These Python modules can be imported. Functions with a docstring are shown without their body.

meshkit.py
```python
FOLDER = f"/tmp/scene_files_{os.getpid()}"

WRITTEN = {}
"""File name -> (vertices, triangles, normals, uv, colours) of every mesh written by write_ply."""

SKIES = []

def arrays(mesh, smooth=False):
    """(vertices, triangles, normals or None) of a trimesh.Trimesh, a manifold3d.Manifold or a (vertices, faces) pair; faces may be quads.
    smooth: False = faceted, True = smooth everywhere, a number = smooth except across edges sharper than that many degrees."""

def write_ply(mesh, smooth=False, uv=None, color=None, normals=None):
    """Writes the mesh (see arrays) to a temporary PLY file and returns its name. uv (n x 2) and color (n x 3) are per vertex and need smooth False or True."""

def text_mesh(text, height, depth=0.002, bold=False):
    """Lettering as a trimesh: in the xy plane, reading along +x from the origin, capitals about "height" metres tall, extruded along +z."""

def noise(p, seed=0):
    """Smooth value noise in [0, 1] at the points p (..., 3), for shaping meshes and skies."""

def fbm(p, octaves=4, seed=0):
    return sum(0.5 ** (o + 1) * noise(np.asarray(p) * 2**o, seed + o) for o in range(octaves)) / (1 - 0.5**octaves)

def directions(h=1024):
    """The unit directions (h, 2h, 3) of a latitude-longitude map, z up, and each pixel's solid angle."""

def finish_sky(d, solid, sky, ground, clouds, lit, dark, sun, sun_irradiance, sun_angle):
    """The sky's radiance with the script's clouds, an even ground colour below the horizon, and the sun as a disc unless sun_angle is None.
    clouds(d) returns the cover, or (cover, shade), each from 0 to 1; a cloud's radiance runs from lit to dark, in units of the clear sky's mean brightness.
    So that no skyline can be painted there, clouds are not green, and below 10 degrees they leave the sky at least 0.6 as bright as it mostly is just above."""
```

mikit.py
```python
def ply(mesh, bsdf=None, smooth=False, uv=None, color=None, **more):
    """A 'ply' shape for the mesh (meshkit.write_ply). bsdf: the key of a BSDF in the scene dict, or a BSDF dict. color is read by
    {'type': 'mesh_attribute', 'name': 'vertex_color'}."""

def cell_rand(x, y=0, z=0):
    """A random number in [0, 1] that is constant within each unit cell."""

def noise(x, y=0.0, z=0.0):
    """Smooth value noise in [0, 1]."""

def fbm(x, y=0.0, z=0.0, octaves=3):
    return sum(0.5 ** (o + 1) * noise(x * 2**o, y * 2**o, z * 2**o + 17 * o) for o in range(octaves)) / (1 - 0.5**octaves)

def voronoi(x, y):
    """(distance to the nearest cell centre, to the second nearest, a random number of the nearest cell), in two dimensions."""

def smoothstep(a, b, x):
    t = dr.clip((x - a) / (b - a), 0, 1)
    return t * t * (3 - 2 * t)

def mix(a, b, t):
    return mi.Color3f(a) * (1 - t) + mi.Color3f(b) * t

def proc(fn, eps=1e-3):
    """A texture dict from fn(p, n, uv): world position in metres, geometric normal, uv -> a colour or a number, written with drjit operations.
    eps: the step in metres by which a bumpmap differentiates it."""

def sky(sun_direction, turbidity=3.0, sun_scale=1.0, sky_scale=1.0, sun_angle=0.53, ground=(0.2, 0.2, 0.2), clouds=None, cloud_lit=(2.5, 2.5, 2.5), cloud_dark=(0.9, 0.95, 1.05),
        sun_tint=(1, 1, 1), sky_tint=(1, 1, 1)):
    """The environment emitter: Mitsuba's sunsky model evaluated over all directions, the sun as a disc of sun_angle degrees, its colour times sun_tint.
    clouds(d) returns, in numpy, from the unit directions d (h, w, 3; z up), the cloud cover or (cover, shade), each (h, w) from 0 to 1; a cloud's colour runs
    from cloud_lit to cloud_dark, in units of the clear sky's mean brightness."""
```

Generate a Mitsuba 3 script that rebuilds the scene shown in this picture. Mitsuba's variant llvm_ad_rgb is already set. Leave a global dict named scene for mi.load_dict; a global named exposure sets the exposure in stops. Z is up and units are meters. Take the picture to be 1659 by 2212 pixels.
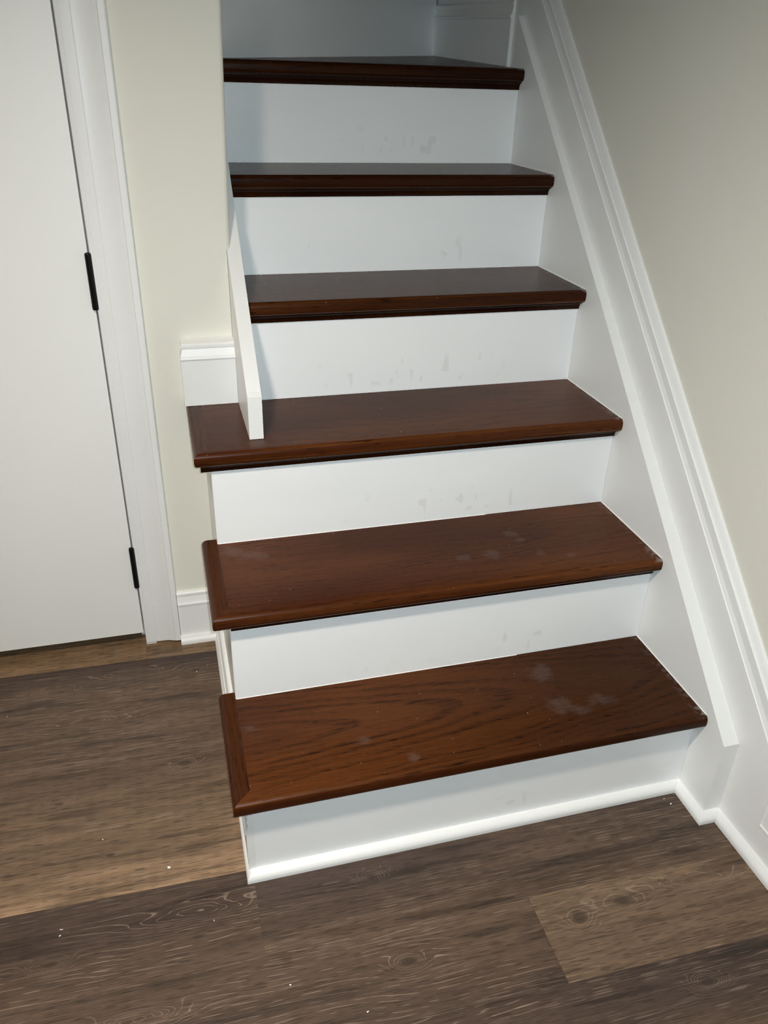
import math, random
import numpy as np, trimesh, mapbox_earcut as earcut
import shapely.geometry as sg
import manifold3d as m3
import drjit as dr
import mitsuba as mi
import mikit
from mikit import noise, fbm, cell_rand, smoothstep, mix

# ------------------------------------------------------------------ camera, light, exposure
S = 1.085                       # survey units -> metres
T = mi.ScalarTransform4f
W_, H_, F_ = 1659, 2212, 1715.25
CAM = np.array([-.8109, -.8402, 1.1153])
YAW, PITCH, ROLL = .2795, -.504, .0312
fw = np.array([math.sin(YAW)*math.cos(PITCH), math.cos(YAW)*math.cos(PITCH), math.sin(PITCH)])
rt = np.cross(fw, [0, 0, 1]); rt /= np.linalg.norm(rt); up = np.cross(rt, fw)
rt, up = rt*math.cos(ROLL)+up*math.sin(ROLL), up*math.cos(ROLL)-rt*math.sin(ROLL)
exposure = 0.22
KEY = [610.0, 540.0, 465.0]        # warm pendant lamp over the hall
FLASH = [2.42, 2.92, 3.16]         # the phone's flash beside its lens
PENDANT = (-1.005, -.48, 1.54)
scene, labels = {}, {}
scene['camera'] = {'type': 'perspective', 'fov': 2*math.degrees(math.atan(W_/2/F_)), 'fov_axis': 'x', 'near_clip': .01, 'far_clip': 50.,
                   'to_world': T().look_at(origin=(CAM*S).tolist(), target=((CAM+fw)*S).tolist(), up=up.tolist())}

fl = CAM+rt*.012+up*.010
scene['flash'] = {'type': 'spot', 'to_world': T().look_at(origin=(fl*S).tolist(), target=((fl+fw-up*.07)*S).tolist(), up=up.tolist()), 'cutoff_angle': 64., 'beam_width': 24.,
                  'intensity': {'type': 'rgb', 'value': FLASH}}

# ------------------------------------------------------------------ survey
YR = [0, .2015, .4017, .6069, .8067, 1.0099]            # riser planes 1..6
ZT = [.1866, .3732, .5602, .7521, .9418, 1.1338]        # tread tops 1..6
WD, OV, TH, CV = .760, .0255, .0250, .0166              # stair width, nosing overhang, tread thickness, cove height
XL = -WD - .0285                                        # outer end of the open treads
WR = .0275                                              # return nosing width
YW = .637                                               # door wall face
SW = .0290                                              # inner skirt board thickness
XW = .0421                                              # right wall face
SKL, SKR = -.6915, -.6674                               # left skirt board faces
CEIL = 2.22

# ------------------------------------------------------------------ helpers
def numbered(name):
    if name not in labels and name not in scene and not any(k.startswith(name+'__') for k in scene): return name
    i = 1
    while True:
        k = f'{name}_{i:03d}'
        if k not in labels and k not in scene and not any(q.startswith(k+'__') for q in scene): return k
        i += 1

def thing(name, label, category=None, group=None, kind=None):
    key = numbered(name)
    labels[key] = {'label': label}
    if category: labels[key]['category'] = category
    if group: labels[key]['group'] = group
    if kind: labels[key]['kind'] = kind
    return key

def obj(name, mesh, mat, parent=None, smooth=False, uv=None, label=None, kind=None, **more):
    key = numbered(parent+'__'+name) if parent else name
    if hasattr(mesh, 'to_mesh'):
        q = mesh.to_mesh(); mesh = trimesh.Trimesh(q.vert_properties[:, :3], q.tri_verts, process=False)
    mesh = trimesh.Trimesh(np.asarray(mesh.vertices)*S, mesh.faces, process=False)
    scene[key] = mikit.ply(mesh, mat, smooth=smooth, uv=uv, **more)
    if label or kind:
        labels.setdefault(key, {})
        if label: labels[key]['label'] = label
        if kind: labels[key]['kind'] = kind
    return key

def box(x0, x1, y0, y1, z0, z1):
    m = trimesh.creation.box((x1-x0, y1-y0, z1-z0)); m.apply_translation(((x0+x1)/2, (y0+y1)/2, (z0+z1)/2)); return m

def lean(m, scaled=False):
    """the right wall is a little out of square with the stairs: it closes in towards the back"""
    m = m.copy(); v = np.array(m.vertices)
    v[:, 0] = v[:, 0]*(SW-.0155*v[:, 1])/SW if scaled else v[:, 0]-.0155*v[:, 1]
    m.vertices = v
    return m

def cat(*ms): return trimesh.util.concatenate([m for m in ms])

def prism(poly, axis, a0, a1, bevel=0):
    """polygon in the two remaining axes (in x,y,z order), extruded along axis from a0 to a1"""
    p = np.asarray(poly, float)
    cs = m3.CrossSection([p.tolist()], m3.FillRule.NonZero)
    m = m3.Manifold.extrude(cs, a1-a0)
    q = m.to_mesh(); v = q.vert_properties[:, :3]; f = q.tri_verts
    idx = {'x': (2, 0, 1), 'y': (0, 2, 1), 'z': (0, 1, 2)}[axis]
    out = np.empty_like(v, dtype=float)
    out[:, 'xyz'.index(axis)] = v[:, 2]+a0
    rest = [i for i in range(3) if i != 'xyz'.index(axis)]
    out[:, rest[0]] = v[:, 0]; out[:, rest[1]] = v[:, 1]
    t = trimesh.Trimesh(out, f, process=False)
    if t.volume < 0: t.invert()
    return t

def sweep(prof, p0, p1, out, upv, n0=None, n1=None):
    """closed 2-D profile (a along out, b along upv) swept from p0 to p1; the ends lie in planes with normals n0, n1"""
    p0, p1, out, upv = (np.asarray(v, float) for v in (p0, p1, out, upv))
    d = (p1-p0)/np.linalg.norm(p1-p0)
    n0 = d if n0 is None else np.asarray(n0, float); n1 = d if n1 is None else np.asarray(n1, float)
    pr = np.asarray(prof, float)
    off = pr[:, :1]*out+pr[:, 1:]*upv
    a = p0+off-np.outer(off@n0/(d@n0), d); b = p1+off-np.outer(off@n1/(d@n1), d)
    n = len(pr)
    tri = earcut.triangulate_float64(pr, np.array([n], np.uint32)).reshape(-1, 3)
    i = np.arange(n); j = (i+1) % n
    f = np.vstack([np.stack([i, j, j+n], 1), np.stack([i, j+n, i+n], 1), tri, tri+n])
    t = trimesh.Trimesh(np.vstack([a, b]), f, process=False)
    trimesh.repair.fix_normals(t)
    if t.volume < 0: t.invert()
    return t

def arc(cx, cy, r, a0, a1, n=7):
    t = np.radians(np.linspace(a0, a1, n)); return [(cx+r*math.cos(x), cy+r*math.sin(x)) for x in t]

def shift(prof, dx, dy): return [(a+dx, b+dy) for a, b in prof]

def quarter_round(w, h): return [(0, 0)]+[(w, 0)]+[(w*math.cos(t), .25*h+.75*h*math.sin(t)) for t in np.linspace(0, math.pi/2, 9)][0:]

def base_profile(h, t=.012):
    """baseboard: flat face, bead, sloping ogee, groove, top bead"""
    return [(0, 0), (t, 0), (t, h*.735), (t*1.22, h*.745), (t*1.28, h*.765), (t*1.22, h*.785), (t*1.0, h*.80), (t*.8, h*.845), (t*.66, h*.895), (t*.60, h*.905),
            (t*.72, h*.915), (t*.80, h*.94), (t*.78, h*.97), (t*.6, h*.99), (t*.35, h), (0, h)]

# ------------------------------------------------------------------ materials
def paint(key, fn_or_rgb, rough=.45, spec=.35, bump=None):
    base = {'type': 'rgb', 'value': fn_or_rgb} if not callable(fn_or_rgb) else mikit.proc(fn_or_rgb)
    b = {'type': 'principled', 'base_color': base, 'roughness': rough, 'specular': spec}
    if bump: b = {'type': 'bumpmap', 'bumpmap': mikit.proc(bump[0], eps=bump[2]), 'scale': bump[1], 'bsdf': b}
    scene[key] = {'type': 'twosided', 'bsdf': b}

def trim_color(p, n, uv):
    v = fbm(p.x*9, p.y*9, p.z*9, 3)
    return mix((.752, .754, .744), (.787, .790, .782), v)
paint('mat_trim', trim_color, .36, .28)

def riser_color(p, n, uv):
    """white gloss paint with scuffs of shoes low on each riser"""
    zl = p.z/S
    k = dr.floor((zl+.0065)/.19)
    loc = (zl+.0065)/.19-k
    c = mix((.80, .815, .825), (.84, .85, .855), fbm(p.x*6, p.z*14, k*3., 3))
    band = smoothstep(.04, .10, loc)*(1-smoothstep(.26, .42, loc))*smoothstep(-.62, -.45, p.x/S)*(1-smoothstep(-.22, -.12, p.x/S))
    band = band*dr.select(k < 5.5, 1., 0.)
    m = smoothstep(.72, .86, fbm(p.x*40+k*7.1, p.z*34+p.x*10, k*5.+2., 4))*band
    m2 = smoothstep(.80, .86, noise(p.x*90+k*3.3, p.z*40, k*9.))*band*smoothstep(.5, .62, noise(p.x*11+k, p.z*11, k))
    c = mix(c, (.64, .62, .57), m*.12)
    return mix(c, (.45, .40, .34), m2*.18)
paint('mat_riser', riser_color, .34, .4)

def wall_color(p, n, uv):
    v = fbm(p.x*3, p.y*3, p.z*3, 4)
    c = mix((.674, .660, .590), (.702, .688, .618), v)
    s = smoothstep(.70, .80, fbm(p.y*5+3., p.z*4, p.x*3, 2))
    return mix(c, (.71, .70, .66), s*.25)
def wall_bump(p, n, uv): return fbm(p.x*220, p.y*220, p.z*220, 2)
paint('mat_wall', wall_color, .62, .22, (wall_bump, .00035, 4e-4))
paint('mat_ceiling', [.82, .82, .80], .8, .1)
paint('mat_door', [.80, .80, .785], .42, .35)
paint('mat_black', [.003, .003, .0032], .30, .25)
paint('mat_dark', [.03, .028, .026], .8, .2)
paint('mat_paint_chip', [.85, .85, .83], .6, .2)
paint('mat_caulk', [.78, .77, .74], .6, .2)
paint('mat_lamp_shade', [.08, .08, .085], .4, .5)

# stained red oak: a is along the grain, b across it, s a seed per board
def oak(a, b, s):
    wob = (fbm(a*3.1+s*5.3, b*4.5, s, 3)-.5)*.040+(fbm(a*15., b*38., s+4., 3)-.5)*.008
    first = dr.abs(s-2.) < .5
    cen = dr.select(first, .105, .105+.06*cell_rand(s, 3.))
    px = dr.select(first, a+.85, a+.70+.35*(cell_rand(s, 7.)-.5))
    v = dr.sqrt(dr.square(b-cen+wob)+dr.square(.004+dr.select(first, .120, .070)*dr.abs(px)))/dr.select(first, .0125, .0105)
    v = v+1.7*(noise(v*.42, s*3.1)-.5)
    ring = dr.floor(v); t = v-ring
    late = smoothstep(.25, .72, t)*(1-smoothstep(.80, 1., t))
    late = late*smoothstep(.26, .70, fbm(a*3.2+ring*1.7, ring*.61, s, 2))
    fibre = fbm(a*20., b*620., s+1., 3)
    pore = smoothstep(.60, .82, noise(a*56., b*980., s+2.))
    return late, fibre, pore, fbm(a*2.3+s, b*6., s+8., 3)
def oak_color(late, fibre, pore, broad, fig=1.):
    c = mix((.056, .0150, .0046), (.104, .0335, .0102), smoothstep(.25, .75, broad))
    c = c*(.80+.40*fibre)
    c = mix(c, (.019, .0066, .0030), late*fig*(.20+.62*smoothstep(.38, .62, fibre)))
    return mix(c, (.014, .0055, .0028), pore*(.20+.55*late))
SMUDGES = [(1, -.746, .129, .010), (1, -.575, .059, .010), (1, -.506, .007, .009), (1, -.226, .146, .022), (1, -.205, .044, .014), (1, -.236, .059, .022), (1, -.154, .057, .018), (2, -.706, .350, .022), (2, -.736, .373, .018),
           (2, -.231, .319, .011), (2, -.225, .297, .008), (2, -.290, .262, .014), (2, -.350, .261, .011), (2, -.154, .230, .008), (2, -.207, .248, .010), (3, -.392, .342, .012), (3, -.565, .330, .012), (3, -.678, .405, .014)]
def dust(p, c, k):
    x, y = p.x/S, p.y/S
    wob = fbm(x*55., y*70., k, 3)
    d = mi.Float(0.)
    for kk, sx, sy, r in SMUDGES:
        q = dr.sqrt(dr.square((x-sx)/(1.25*r))+dr.square((y-sy)/r))
        d = dr.maximum(d, dr.select(dr.abs(k-kk) < .5, smoothstep(1.25, .25, q+(wob-.5)*1.5), 0.))
    d = d*(.45+.55*noise(x*160., y*420., k))
    front = y-(k-1)*.2015+.0255
    wear = smoothstep(-.020, -.001, x)*(smoothstep(.07, .0, front)+.35)*smoothstep(.42, .62, fbm(x*130., y*130., k+5., 3))
    sp = smoothstep(.983, .993, noise(x*300., y*300., k*3.))
    c = mix(c, (.30, .285, .28), d*.10+wear*.38)
    return mix(c, (.55, .50, .43), sp*.6)
def tread_color(p, n, uv):
    k = dr.floor((p.z/S+.02)/.1885)
    b = p.y/S-(k-1)*.2015
    b = dr.select(dr.abs(n.z) > .5, b, b-p.z/S*.9)
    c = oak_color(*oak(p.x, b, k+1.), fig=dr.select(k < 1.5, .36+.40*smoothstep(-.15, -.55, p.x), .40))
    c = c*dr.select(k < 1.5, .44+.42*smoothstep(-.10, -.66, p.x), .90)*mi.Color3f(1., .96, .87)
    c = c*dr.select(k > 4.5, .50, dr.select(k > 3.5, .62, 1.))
    return dr.select(n.z > .7, dust(p, c, k), c)
def return_color(p, n, uv):
    k = dr.floor((p.z/S+.02)/.1885)
    return oak_color(*oak(p.y, p.x+p.z*.7, k+21.), fig=.35)*mi.Color3f(.62, .58, .58)
def wood_bump(p, n, uv):
    k = dr.floor((p.z/S+.02)/.1885)
    return noise(p.x*34., (p.y+p.z)*1300., k+2.)
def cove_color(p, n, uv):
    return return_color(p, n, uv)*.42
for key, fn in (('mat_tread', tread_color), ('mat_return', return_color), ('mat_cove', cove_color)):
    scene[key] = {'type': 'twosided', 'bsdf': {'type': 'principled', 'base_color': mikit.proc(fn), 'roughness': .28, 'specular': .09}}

# vinyl planks: uv.x = seed*8 + metres along, uv.y = code*.5 + metres across
D_, M_, G_, L_ = (.053, .0390, .0335), (.104, .0765, .0555), (.140, .104, .070), (.300, .222, .145)
TONES = [(D_, M_), (M_, (.112, .083, .060)), ((.200, .146, .088), (.172, .122, .072)), (M_, G_), (G_, L_), (D_, (.092, .067, .049)), ((.165, .124, .084), (.118, .087, .062)), ((.098, .071, .052), (.072, .053, .042))]
KNOTS = [(14, .197, .062, 1.7, 1.), (16, 2.206, .060, 1.7, 1.), (20, 1.125, .046, 1.7, 1.), (17, .070, .052, 1.3, 1.5), (17, .150, .040, 2.6, 1.3), (17, .30, .030, 4.5, 1.2), (13, 1.89, .058, 5.0, 1.5), (13, 1.67, .098, 2.4, .7),
         (7, .65, .030, 5.0, 1.3), (9, .456, .034, 2.2, 1.), (9, .228, .088, 1.8, .75), (11, .993, .070, 2.0, .5), (11, .835, .100, 3., .8), (5, 1.19, .045, 5.0, 1.2), (5, 1.03, .075, 3.0, .9), (5, 1.33, .062, 2.0, .5), (16, 1.80, .055, 4.0, 1.)]
PW = .1395*S
def plank_color(p, n, uv):
    seed = dr.floor(uv.x/8.); a = uv.x-seed*8.
    code = dr.floor(uv.y/.5+1e-4); b = uv.y-code*.5
    t = b/PW
    lo, hi = mi.Color3f(0.), mi.Color3f(0.)
    for i, (c0, c1) in enumerate(TONES):
        lo = dr.select(dr.abs(code-i) < .5, mi.Color3f(c0), lo); hi = dr.select(dr.abs(code-i) < .5, mi.Color3f(c1), hi)
    broad = fbm(a*1.6+seed*3.7, b*16.+seed*1.3, seed, 4)
    c = lo+(hi-lo)*dr.clip(t+(broad-.5)*1.5, 0, 1)
    c = c*(.34+.62*fbm(a*6.+seed, b*70., seed+5., 4)+.36*fbm(a*26., b*480., seed+6., 3)+.34*fbm(a*70., b*300., seed+9., 3))
    # figure: rings round knots in a slowly warped straight grain
    warp = (fbm(a*1.9+seed*2.1, b*6., seed+2., 3)-.5)*.075
    f = (b+warp)/.0085
    kn = mi.Float(0.); core = mi.Float(0.)
    wq = (noise(a*34., b*80., seed)-.5)*.006+(noise(a*90., b*190., seed)-.5)*.0022
    for sd, kx, ky, el, sz in KNOTS:
        on = dr.select(dr.abs(seed-sd) < .5, 1., 0.)
        q = (dr.sqrt(dr.square((a-kx)/el)+dr.square(b-ky)+1e-8)+wq)/sz
        wgt = on*dr.exp(-dr.square(q/.019)); kn = dr.maximum(kn, wgt*smoothstep(.004, .009, q)); core = dr.maximum(core, on*(1-smoothstep(.003, .009, q))*(.8 if el < 2.7 else .12))
        f = f*(1-wgt)+q/.0044*wgt
    f = f+(fbm(a*9., b*70., seed+3., 3)-.5)*1.1
    r = dr.abs(f-dr.round(f))
    area = smoothstep(.46, .64, fbm(a*2.6+seed*1.9, b*13., seed+7., 3))
    brk = smoothstep(.40, .62, fbm(a*40., b*240., seed+11., 2))
    line = (1-smoothstep(.025, .105, r))*dr.maximum(area*brk*.75, kn*.95)
    streak = smoothstep(.68, .84, noise(a*24., b*900., seed+13.))*smoothstep(.40, .62, fbm(a*3.+seed, b*26., seed+17., 3))
    c = mix(c, (.33, .285, .24), dr.clip(line*.62+streak*.25, 0., 1.))
    pore = smoothstep(.62, .84, noise(a*46., b*850., seed+19.))
    c = mix(c, (.026, .019, .015), pore*.50)
    dk = smoothstep(.60, .78, fbm(a*5.+seed*1.3, b*60., seed+23., 3))
    c = mix(c, c*.50, dk*.80)
    return mix(c, (.03, .022, .018), core*.8)*mi.Color3f(1.06, .90, .805)
def plank_bump(p, n, uv):
    seed = dr.floor(uv.x/8.); a = uv.x-seed*8.
    return noise(a*24., uv.y*520., seed+19.)
scene['mat_plank'] = {'type': 'twosided', 'bsdf': {'type': 'principled', 'base_color': mikit.proc(plank_color), 'roughness': .50, 'specular': .35}}
scene['mat_key_glow'] = {'type': 'diffuse', 'reflectance': {'type': 'rgb', 'value': [.8, .8, .8]}}

# ------------------------------------------------------------------ room shell
XR0, YR0, YB = -2.6, -2.9, 1.95                    # room extents
thing('floor', 'grey-brown oak-look vinyl plank floor in front of the stairs', kind='structure')
obj('subfloor', box(XR0, .09, YR0, .80, -.06, -.0045), 'mat_dark', 'floor')

ROT = -.020                                        # the planks run very slightly off the stairs' line
def plank(x0, x1, y0, y1, seed, code, a0=0.):
    """a plank with slightly eased edges; y runs from the far edge down to the near edge"""
    e = .0005; yA, yB = y0-.00004, y1+.00004
    cuts_x, cuts_y = [x0+.00005, x0+e, x1-e, x1-.00005], [yA, yA-e, yB+e, yB]
    v, uv, f = [], [], []
    for yy, zy in zip(cuts_y, (-.00008, 0, 0, -.00008)):
        for xx, zx in zip(cuts_x, (-.00008, 0, 0, -.00008)):
            v.append((xx, yy+ROT*(xx+.9), min(zy, zx))); uv.append((seed*8+a0+(xx-x0)*S, code*.5+(y0-yy)*S))
    for r in range(3):
        for c in range(3):
            i = r*4+c; f += [(i, i+4, i+5), (i, i+5, i+1)]
    ring = [0, 1, 2, 3, 7, 11, 15, 14, 13, 12, 8, 4]
    n0 = len(v)
    for i in ring: v.append((v[i][0], v[i][1], -.0045)); uv.append(uv[i])
    for q in range(12):
        a, b = ring[q], ring[(q+1) % 12]; f += [(a, b, n0+(q+1) % 12), (a, n0+(q+1) % 12, n0+q)]
    m = trimesh.Trimesh(np.array(v), np.array(f), process=False)
    tri = m.triangles; nz = np.cross(tri[0][1]-tri[0][0], tri[0][2]-tri[0][0])[2]
    if nz < 0: m.invert()
    return m, np.array(uv)

ROWY = [.7222+.0, .5800, .4375, .2955, .1535, .0130, -.1315, -.2690, -.4085, -.548, -.6875, -.827, -.9665, -1.106, -1.2455, -1.385]
while ROWY[-1] > YR0+.06: ROWY.append(ROWY[-1]-.1395)
ROWS = {0: [(XR0, -.9235, 31, 2), (-.9235, -.8480, 32, 2), (-.8480, .085, 33, 2)],
        1: [(-2.05, .085, 5, 0), (XR0, -2.05, 6, 5)], 2: [(-1.62, .085, 7, 1), (XR0, -1.62, 8, 1)], 3: [(-1.28, .085, 9, 3), (XR0, -1.28, 10, 3)], 4: [(-1.9, .085, 11, 4), (XR0, -1.9, 12, 7)],
        5: [(XR0, -.7655, 13, 5), (-.7655, .085, 14, 5)], 6: [(XR0, -.3575, 16, 7), (-.3575, .085, 17, 6)], 7: [(-1.20, .085, 20, 5), (XR0, -1.20, 18, 3)]}
rng = random.Random(4)
for r in range(len(ROWY)-1):
    segs = ROWS.get(r)
    if segs is None:
        j = XR0+.5+rng.random()*1.4; segs = [(XR0, j, 40+2*r, rng.choice((1, 3, 5, 7))), (j, .085, 41+2*r, rng.choice((0, 1, 3, 6)))]
    for x0, x1, sd, cd in segs:
        m, uv = plank(x0, x1, ROWY[r], ROWY[r+1], sd, cd)
        obj('plank', m, 'mat_plank', 'floor', uv=uv)

# left skirt solid is cut out of the wall's corner, so build it first
def sk_line(y): return .6425+.935*(y-.4325)
SKIRT = [(.4235, ZT[2]+.0004), (.4235, .6365), (.4325, .6425), (1.05, sk_line(1.05)), (1.05, .95), (.6069, ZT[2]+.0004)]

# wall with the closet door
DX0, DX1, DTOP = -1.75, -.9190, 1.88                # rough opening (inside of the jambs)
cx = lambda z: -.6871+(.0121/.43)*(min(max(z, .78), 1.25)-.78)
BR = .008                                           # rounded drywall corner
poly = [(XR0, -.06), (DX0-.02, -.06), (DX0-.02, DTOP+.02), (DX1+.02, DTOP+.02), (DX1+.02, -.06), (-.6871, -.06), (-.6871, .781), (-.6871-BR, .781), (cx(1.25)-BR, 1.25), (cx(1.25)-BR, CEIL+.5), (XR0, CEIL+.5)]
wall = prism(poly, 'y', YW, YW+.11)
def mani(t): return m3.Manifold(m3.Mesh(np.asarray(t.vertices, np.float32), np.asarray(t.faces, np.uint32)))
cut = mani(prism([(y+dy, z+dz) for (y, z), dy, dz in zip(SKIRT, (-.001, -.001, -.001, .001, .001, 0), (-.002, .001, .001, .001, -.001, -.002))], 'x', SKL-.0006, SKR+.0006))
stairs_cut = mani(box(XL-.002, .2, .5, .9, ZT[2]-.045, ZT[2]+.0004))
wall_m = mani(wall)-cut
obj('wall_back', wall_m, 'mat_wall', label='warm grey painted wall between the closet door and the stairs', kind='structure')
obj('wall_right', lean(box(XW, XW+.1, YR0, YB, -.06, CEIL+1.0)), 'mat_wall', label='warm grey painted wall rising along the right side of the stairs', kind='structure')
obj('wall_left', box(XR0-.1, XR0, YR0, YW+.11, -.06, CEIL+.5), 'mat_wall', label='warm grey painted wall on the left, outside the photo', kind='structure')
obj('wall_front', box(XR0-.1, XW+.1, YR0-.1, YR0, -.06, CEIL+.5), 'mat_wall', label='warm grey painted wall behind the viewer', kind='structure')
obj('wall_stairwell', cat(box(-.80, SKL-.0008, YW+.112, YB, -.06, CEIL+1.0), box(-.80, XW-.031, YB, YB+.1, -.06, CEIL+1.0)), 'mat_wall', label='painted wall inside the stairwell', kind='structure')
obj('ceiling', cat(box(XR0-.1, XW+.1, YR0-.1, YW+.0, CEIL, CEIL+.08), box(-.80, XW+.1, YW, YB+.1, CEIL+1.0, CEIL+1.08)), 'mat_ceiling', label='white ceiling above the hall', kind='structure')
cb = [(-BR, 0)]+[(-BR+BR*math.sin(t), -BR+BR*math.cos(t)) for t in np.linspace(0, math.pi/2, 8)][1:]+[(0, -.11), (-BR, -.11)]
cnr = np.array([cx(1.25)+.6871, 0, .47-.001]); cnr /= np.linalg.norm(cnr)
cm = cat(sweep(cb, (-.6871, YW, .781), (cx(1.25), YW, 1.25), (1, 0, 0), (0, -1, 0), n0=(0, 0, 1), n1=(0, 0, 1)))
obj('corner_bead', mani(cm)-cut, 'mat_wall', 'wall_back', smooth=30)
obj('corner_bead', sweep(cb, (cx(1.25), YW, 1.25), (cx(1.25), YW, CEIL+.5), (1, 0, 0), (0, -1, 0)), 'mat_wall', 'wall_back', smooth=30)
obj('closet_void', cat(box(DX0-.3, DX1+.02, YW+.5, YW+.52, -.06, 2.), box(DX0-.3, DX1+.02, YW+.112, YW+.5, -.06, -.0045)), 'mat_dark', 'wall_back')

# ------------------------------------------------------------------ closet door, jamb, casing
thing('door_1', 'plain white closet door left of the stairs', kind='structure')
dz0 = .0325
gap = .0032
obj('slab', box(DX0+.003, DX1-.0035-gap, YW-.0035, YW+.032, dz0, DTOP-.004), 'mat_door', 'door_1', label='flat white door slab')
jw = .016
obj('jamb', box(DX1-.0035, DX1+.018, YW-.0045, YW+.11, -.0004, DTOP+.018), 'mat_trim', 'door_1')
obj('jamb', box(DX0-.018, DX0, YW-.0045, YW+.11, -.0004, DTOP+.018), 'mat_trim', 'door_1')
obj('head_jamb', box(DX0, DX1-.0036, YW-.0045, YW+.11, DTOP, DTOP+.018), 'mat_trim', 'door_1')
obj('door_stop', box(DX1-.014, DX1-.0036, YW+.034, YW+.050, -.0004, DTOP-.001), 'mat_trim', 'door_1')
for za, zb in ((.2520-.0985, .2520), (.7395, .8370)):
    r = .0056; c = np.array([DX1-.0062, YW-.0085])
    prof = [(0, za), (r*.55, za), (r*.9, za+.0012), (r, za+.003), (r, zb-.003), (r*.9, zb-.0012), (r*.55, zb), (0, zb)]
    barrel = trimesh.creation.revolve(np.array(prof), sections=20); barrel.apply_translation((c[0], c[1], 0))
    h = obj('hinge', barrel, 'mat_black', 'door_1', smooth=35, label='black hinge barrel' )
    obj('leaf', box(c[0]+.001, DX1-.0036+.0002, YW-.0086, YW-.0046, za+.003, zb-.003), 'mat_black', h)
cas = [(0, 0), (.0, .008), (.0012, .0092), (.004, .0098), (.0060, .0088), (.0085, .0098), (.0225, .0100), (.0232, .0088), (.0242, .0096), (.031, .0090), (.042, .0100), (.050, .0122), (.0575, .0150), (.0612, .0160), (.0618, .0150), (.0628, .0168),
       (.0715, .0172), (.0735, .0160), (.0738, .0)]
trim_1 = thing('trim_1', 'white moulded door casing between the closet door and the wall', kind='structure')
obj('casing_leg', sweep(cas, (-.9222, YW, .0085), (-.9222, YW, DTOP+.006), (1, 0, 0), (0, -1, 0), n1=(-1, 0, 1)), 'mat_trim', trim_1, smooth=25)
obj('casing_leg', sweep([(-a, b) for a, b in cas], (DX0+.003, YW, .0), (DX0+.003, YW, DTOP+.006), (1, 0, 0), (0, -1, 0), n1=(1, 0, 1)), 'mat_trim', trim_1, smooth=25)
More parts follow.
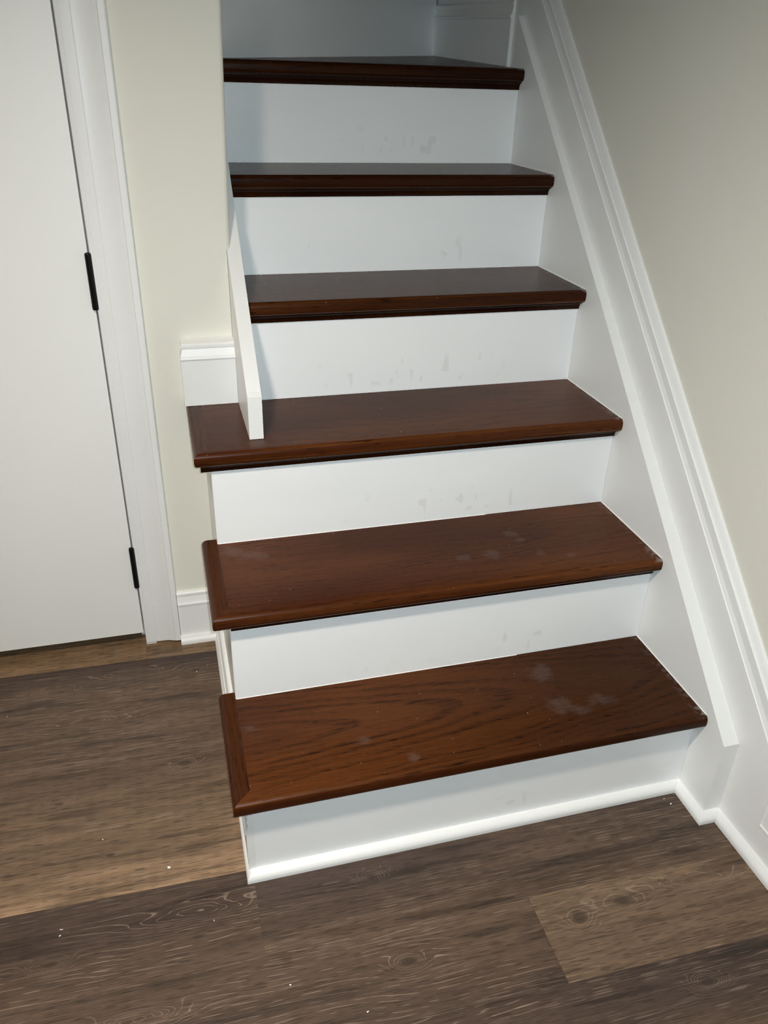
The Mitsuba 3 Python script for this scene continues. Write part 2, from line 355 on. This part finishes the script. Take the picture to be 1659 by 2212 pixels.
obj('casing_head', sweep(cas, (DX0+.003, YW, DTOP+.006), (-.9222, YW, DTOP+.006), (0, 0, 1), (0, -1, 0), n0=(1, 0, 1), n1=(1, 0, -1)), 'mat_trim', trim_1, smooth=25)

# ------------------------------------------------------------------ baseboards and shoe mouldings
BH = .1265
bp = [(a*.92, b) for a, b in base_profile(BH, .0115)]
QR = quarter_round(.0150, .0165)
xb0, xb1 = -.8476, -WD-.0125
baseboard_back = thing('baseboard_back', 'short white baseboard with shoe moulding between the door casing and the stair side', kind='structure')
obj('board', sweep(bp, (xb0, YW, 0), (xb1, YW, 0), (0, -1, 0), (0, 0, 1)), 'mat_trim', baseboard_back, smooth=25)
obj('shoe_molding', sweep(shift(QR, .0106, 0), (xb0-.001, YW, 0), (xb1, YW, 0), (0, -1, 0), (0, 0, 1), n1=(1, 1, 0)), 'mat_trim', baseboard_back, smooth=25)
# block of baseboard that stands on the third tread
BT = .036
bk = [(0, .0005)]+[(BT, .0005)]+[(a-.0115+BT, b) for a, b in base_profile(.119, .0115)[2:-1]]+[(0, .119)]
bl = thing('baseboard_landing', 'short piece of white baseboard standing on the third tread against the wall', kind='structure')
m = mani(sweep(bk, (-.7905, YW-.0006, ZT[2]), (SKL-.0004, YW-.0006, ZT[2]), (0, -1, 0), (0, 0, 1)))
bk2 = [(-.2, .0)]+[(a-BT, b) for a, b in bk[1:-1]]+[(-.2, .119)]
m2 = mani(sweep(bk2, (-.7905, YW-.1, ZT[2]), (-.7905, YW+.1, ZT[2]), (-1, 0, 0), (0, 0, 1)))
obj('board', m ^ m2, 'mat_trim', bl, smooth=25)

# right wall: sloped skirt with cap moulding, levelling out at the floor
rise = .957
sl = lambda y, c: c+rise*y
c_top = .3905                                        # upper line of the cap moulding on the wall
lowy = (.149-c_top)/rise
dirv = np.array([0, 1, rise]); dirv /= np.linalg.norm(dirv); upn = np.array([0, -rise, 1]); upn /= np.linalg.norm(upn)
baseboard_right = thing('baseboard_right', 'white sloped skirt board with cap moulding on the right wall', kind='structure')
th = XW-SW
capw = .046
y_end = 1.42
body = [(YR0, 0), (YB-.3, 0), (YB-.3, sl(YB-.3, c_top-.03)), (lowy, .149-.015), (YR0, .149-.015)]
obj('board', lean(prism(body, 'x', SW, XW-.0002)), 'mat_trim', baseboard_right)
cap = [(0, -.0365), (th, -.0365), (th*1.26, -.0361), (th*1.34, -.0355), (th*1.26, -.0349), (th*1.20, -.0346), (th*.72, -.0172), (th*.50, -.0167), (th*.74, -.0158), (th*.78, -.0135), (th*.52, -.0040), (th*.34, -.0006), (0, 0)]
nmit = np.array([0, 1, (dirv[2])/(1+dirv[1])]); nmit /= np.linalg.norm(nmit)
obj('cap_molding', lean(sweep(cap, (XW, lowy, sl(lowy, c_top)), (XW, y_end, sl(y_end, c_top)), (-1, 0, 0), upn, n0=nmit)), 'mat_trim', baseboard_right, smooth=25)
obj('cap_molding', lean(sweep(cap, (XW, YR0, .149), (XW, lowy, .149), (-1, 0, 0), (0, 0, 1), n1=nmit)), 'mat_trim', baseboard_right, smooth=25)
obj('shoe_molding', lean(sweep(QR, (SW, YR0, 0), (SW, -.0745, 0), (-1, 0, 0), (0, 0, 1), n1=(-1, 1, 0))), 'mat_trim', baseboard_right, smooth=25)
# landing baseboard behind the top step
bu = thing('baseboard_stairwell', 'white baseboard on the right wall at the turn of the stairs', kind='structure')
obj('board', sweep([(a*.9, b) for a, b in base_profile(.135, .0115)], (SW-.0148, 1.100, ZT[5]-.002), (SW-.0240, 1.70, ZT[5]+.02), (-1, 0, 0), (0, 0, 1)), 'mat_trim', bu, smooth=25)

# ------------------------------------------------------------------ staircase
st = thing('staircase', 'dark-stained oak staircase with white risers, bottom steps open on the left', 'staircase')
def nose(n=6, r=.0095):
    """bullnose in (out, up): out positive to the front, up 0 = tread top"""
    return arc(-r, -r, r, 90, 0, n)+arc(-.0085, -TH+.0085, .0085, 0, -90, n)
for k in range(6):
    yf, zt = YR[k]-OV, ZT[k]
    yb = (YR[k+1] if k < 5 else 1.62)
    x0 = XL+WR if k < 3 else SKR+.0004
    front, mitre = nose(), WR
    if k < 3:
        strip = sweep(front+[(-mitre, -TH), (-mitre, 0)], (XL, yf, zt), (-.0003, yf, zt), (0, -1, 0), (0, 0, 1), n0=(1, -1, 0))
        bodyb = box(x0, -.0003, yf+mitre, yb+(.0 if k < 2 else -.0003), zt-TH, zt)
        if k == 2:
            bodyb = box(x0, -.0003, yf+mitre, YR[3]-.0003, zt-TH, zt)
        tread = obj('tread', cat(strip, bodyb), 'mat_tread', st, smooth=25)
        ye = YR[k+1]+.0175 if k < 2 else YW-BT-.0004
        ye3 = ye if k < 2 else YW-.0006
        if k < 2:
            rp = [(a, b) for a, b in nose()]+[(-WR, -TH), (-WR, 0)]
            ret = sweep(rp, (XL, yf, zt), (XL, ye, zt), (-1, 0, 0), (0, 0, 1), n0=(1, -1, 0))
        else:
            rp = [(a, b) for a, b in nose()]+[(-WR, -TH), (-WR, 0)]
            ret = sweep(rp, (XL, yf, zt), (XL, YW-.0006, zt), (-1, 0, 0), (0, 0, 1), n0=(1, -1, 0))
        obj('return_nosing', ret, 'mat_return', tread, smooth=25, label='mitred end piece with its grain turned front to back')
    elif k < 5:
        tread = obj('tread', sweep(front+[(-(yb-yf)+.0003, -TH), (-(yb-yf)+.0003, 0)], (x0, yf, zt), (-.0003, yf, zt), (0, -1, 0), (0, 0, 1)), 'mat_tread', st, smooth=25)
    else:
        strip = sweep(front+[(-.03, -TH), (-.03, 0)], (x0, yf, zt), (-.0003, yf, zt), (0, -1, 0), (0, 0, 1))
        # winder: the boards rise a touch towards the back corner
        A, B, C, D = (x0, yf+.03, zt), (-.0003, yf+.03, zt), (-.0003, 1.62, zt+.030), (x0, 1.012, zt-.001)
        v = np.array([A, B, C, D]+[(p[0], p[1], zt-TH) for p in (A, B, C, D)])
        f = [(0, 1, 2), (0, 2, 3), (4, 6, 5), (4, 7, 6)]+[q for i in range(4) for q in ((i, i+4, (i+1) % 4+4), (i, (i+1) % 4+4, (i+1) % 4))]
        w = trimesh.Trimesh(v, f, process=False); trimesh.repair.fix_normals(w)
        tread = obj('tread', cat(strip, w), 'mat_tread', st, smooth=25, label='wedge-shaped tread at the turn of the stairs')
    # cove moulding under the nosing
    cw, ch = .0155, CV
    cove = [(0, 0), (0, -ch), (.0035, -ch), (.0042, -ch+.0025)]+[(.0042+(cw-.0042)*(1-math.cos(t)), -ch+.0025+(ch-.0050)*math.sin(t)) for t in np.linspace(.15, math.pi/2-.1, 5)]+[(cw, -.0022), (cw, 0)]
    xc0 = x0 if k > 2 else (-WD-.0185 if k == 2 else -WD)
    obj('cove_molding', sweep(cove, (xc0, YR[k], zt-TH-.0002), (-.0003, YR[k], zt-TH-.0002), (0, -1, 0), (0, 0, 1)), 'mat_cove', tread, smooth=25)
for k in range(6):
    z0 = ZT[k-1]+.0003 if k else .0
    x0 = -WD if k < 3 else SKR+.0004
    obj('riser', box(x0, -.0003, YR[k], YR[k]+.012, z0, ZT[k]-TH-.0003), 'mat_riser', st)
a, b = np.array([SKR, 1.0135]), np.array([.0, 1.62])
n2 = np.array([b[1]-a[1], -(b[0]-a[0])]); n2 /= np.linalg.norm(n2)
r7 = prism([tuple(a), tuple(b), tuple(b-n2*.012), tuple(a-n2*.012)], 'z', ZT[5]-.001, ZT[5]+.1645)
obj('riser', r7, 'mat_riser', st, label='angled riser at the turn of the stairs')
n7 = -n2 if n2[1] > 0 else n2
ta, tb = a+n7*.0255, b+n7*.0255
tb = ta+(tb-ta)*((-.0003-ta[0])/(tb[0]-ta[0]))
ta = ta+(tb-ta)*((SKR+.0004-ta[0])/(tb[0]-ta[0]))
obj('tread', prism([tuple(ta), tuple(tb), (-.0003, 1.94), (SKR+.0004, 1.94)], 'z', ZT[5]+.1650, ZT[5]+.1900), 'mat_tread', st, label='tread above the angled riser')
# left side of the bottom three steps
e = .0003
side = [(0.0, 0), (YW-e, 0), (YW-e, ZT[2]-TH-e), (YR[2], ZT[2]-TH-e), (YR[2], ZT[1]-TH-e), (YR[1], ZT[1]-TH-e), (YR[1], ZT[0]-TH-e), (0.0, ZT[0]-TH-e)]
obj('side_panel', prism(side, 'x', -WD-.0015, -WD), 'mat_trim', st)
obj('side_board', sweep([(a*.9, b) for a, b in base_profile(.128, .0115)], (-WD-.0015, .0, 0), (-WD-.0015, YW-.0112, 0), (-1, 0, 0), (0, 0, 1)), 'mat_trim', st, smooth=25, label='white baseboard along the open side')
SQ = QR
obj('shoe_molding', sweep(SQ, (-WD-.0015, -.0, 0), (-.0003, -.0, 0), (0, -1, 0), (0, 0, 1), n0=(1, -1, 0), n1=(1, 1, 0)), 'mat_trim', st, smooth=25, label='quarter-round along the foot of the bottom riser')
obj('shoe_molding', sweep(shift(SQ, .0, 0), (-WD-.0015, -.0, 0), (-WD-.0015, YW-.0108, 0), (-1, 0, 0), (0, 0, 1), n0=(1, -1, 0), n1=(1, 1, 0)), 'mat_trim', st, smooth=25, label='quarter-round along the open side')
obj('shoe_molding', sweep(SQ, (0, -.0735, 0), (0, -.0, 0), (-1, 0, 0), (0, 0, 1), n0=(-1, 1, 0), n1=(1, 1, 0)), 'mat_trim', st, smooth=25)
obj('shoe_molding', sweep(SQ, (-.0, -.0735, 0), (SW, -.0735, 0), (0, -1, 0), (0, 0, 1), n0=(1, -1, 0), n1=(1, 1, 0)), 'mat_trim', st, smooth=25)
for k in range(5):
    yb = YR[k+1]
    obj('caulk_line', sweep([(0, 0), (.0015, 0), (0, .0015)], (.0002, YR[k]-OV+.006, ZT[k]), (.0002, yb, ZT[k]), (-1, 0, 0), (0, 0, 1)), 'mat_caulk', st)
    if k < 2: obj('caulk_line', sweep([(0, 0), (.0009, 0), (0, .0012)], (-WD, yb, ZT[k]), (-.25, yb, ZT[k]), (0, -1, 0), (0, 0, 1)), 'mat_caulk', st)
# skirt boards
ins = [(-.0735, 0), (-.0735, .1640), (1.0500, 1.2350), (1.0500, 1.00), (.10, 0)]
ins = [(-.0735, 0), (-.0735, .1662), (.1712, .4051), (.5228, .7415), (1.0500, 1.2350), (1.0500, .60), (.62, 0)]
obj('skirt_board', lean(prism(ins, 'x', .0002, SW-.0003), True), 'mat_trim', st, label='thick white skirt board against the right ends of the steps')
obj('skirt_board', prism(SKIRT, 'x', SKL, SKR), 'mat_trim', st, label='thin white skirt board cut off upright on the third tread')

# ------------------------------------------------------------------ small things
pl = thing('cover_plate', "white wall plate cut off by the photo's right edge, low on the skirt", 'cover plate')
py1, pz0, ph, pwid = -.1592, .0735, .071, .115
rim = [(0, 0), (.0042, 0), (.0048, .0006), (.0048, .0020), (.0030, .0035), (.0, .0035)]
outer = m3.CrossSection([[(py1-pwid, pz0), (py1, pz0), (py1, pz0+ph), (py1-pwid, pz0+ph)]])
inner = outer.offset(-.0035, m3.JoinType.Miter)
def slab(cs, x0, x1):
    q = m3.Manifold.extrude(cs, x1-x0).to_mesh(); v = q.vert_properties[:, :3]
    t = trimesh.Trimesh(np.stack([v[:, 2]+x0, v[:, 0], v[:, 1]], 1), q.tri_verts, process=False)
    if t.volume < 0: t.invert()
    return t
def lean_slab(*a): return lean(slab(*a))
obj('plate', lean_slab(inner, SW-.0030, SW-.0002), 'mat_door', pl)
obj('rim', lean_slab(outer-inner, SW-.0052, SW-.0002), 'mat_trim', pl)
for yc in (py1-.038, py1-.077):
    obj('socket', lean_slab(m3.CrossSection([[(yc-.016, pz0+.02), (yc+.016, pz0+.02), (yc+.016, pz0+.051), (yc-.016, pz0+.051)]]).offset(.003, m3.JoinType.Round), SW-.0040, SW-.0029), 'mat_trim', pl)
# flecks of paint on the floor
rng = random.Random(11)
CH = [(-1.0499, -.023, .0034, 'white paint fleck on the dark plank at the left edge, larger of a close pair'), (-1.0512, -.0330, .0026, 'white paint fleck on the dark plank at the left edge, smaller of a close pair'),
      (-.895, .0459, .0046, 'long white paint fleck on the tan plank edge beside the bottom step'), (-.9974, .1252, .0020, 'tiny white paint fleck on the floor left of the bottom step, above a small knot'),
      (-.8222, .5145, .0019, 'tiny white paint fleck on the dark plank near the baseboard below the door casing'), (-1.1859, .4629, .0019, 'tiny white paint fleck on the dark plank in front of the closet door'),
      (-.8326, -.0633, .0022, 'tiny white paint fleck on the dark plank in front of the bottom step\'s left corner'), (-.0364, -.0357, .0034, 'white paint fleck in the floor corner by the right skirt, larger of two'),
      (-.0418, -.0225, .0018, 'tiny white paint fleck in the floor corner by the right skirt, nearer the riser'), (-.7377, -.1862, .0020, 'tiny white paint fleck on the floor a plank in front of the bottom step'),
      (-.6415, -.248, .0026, 'white paint fleck at the bottom edge of the photo, left of the ringed knot')]
for x, y, r, lab in CH:
    r *= .68
    n = 6; ang = sorted(rng.random()*6.28 for _ in range(n))
    pts = [(x+r*math.cos(t)*(.6+.7*rng.random()), y+r*.7*math.sin(t)*(.6+.7*rng.random())) for t in ang]
    hull = sg.MultiPoint(pts).convex_hull
    key = numbered('paint_chip')
    obj(key, prism(list(hull.exterior.coords)[:-1], 'z', .0001, .0011), 'mat_paint_chip')
    labels[key] = {'label': lab, 'category': 'paint chip', 'group': 'paint chips on the floor'}

# ------------------------------------------------------------------ lamps (above the frame)
t = thing('pendant_lamp', 'small dark pendant lamp hanging above the photo', 'pendant lamp')
px, py, pz = PENDANT
R = .054
sh = trimesh.creation.revolve(np.array([(R, pz-.012), (R+.004, pz-.012), (R*.8, pz+.05), (.03, pz+.085), (.02, pz+.11), (0, pz+.11), (0, pz+.105), (.017, pz+.105), (.027, pz+.082), (R*.76, pz+.048), (R, pz-.012)]), sections=40)
sh.apply_translation((px, py, 0)); obj('shade', sh, 'mat_lamp_shade', t, smooth=30)
cd = trimesh.creation.cylinder(.004, CEIL-pz-.11, sections=10); cd.apply_translation((px, py, (CEIL+pz+.11)/2)); obj('cord', cd, 'mat_black', t, smooth=30)
n = 40; ang = np.linspace(0, 2*math.pi, n, endpoint=False)
dv = np.vstack([[(px, py, pz)], np.stack([px+R*.97*np.cos(ang), py+R*.97*np.sin(ang), pz+0*ang], 1)])
disc = trimesh.Trimesh(dv, [(0, 1+(i+1) % n, 1+i) for i in range(n)], process=False)
obj('diffuser', disc, 'mat_key_glow', t, emitter={'type': 'area', 'radiance': {'type': 'rgb', 'value': KEY}})
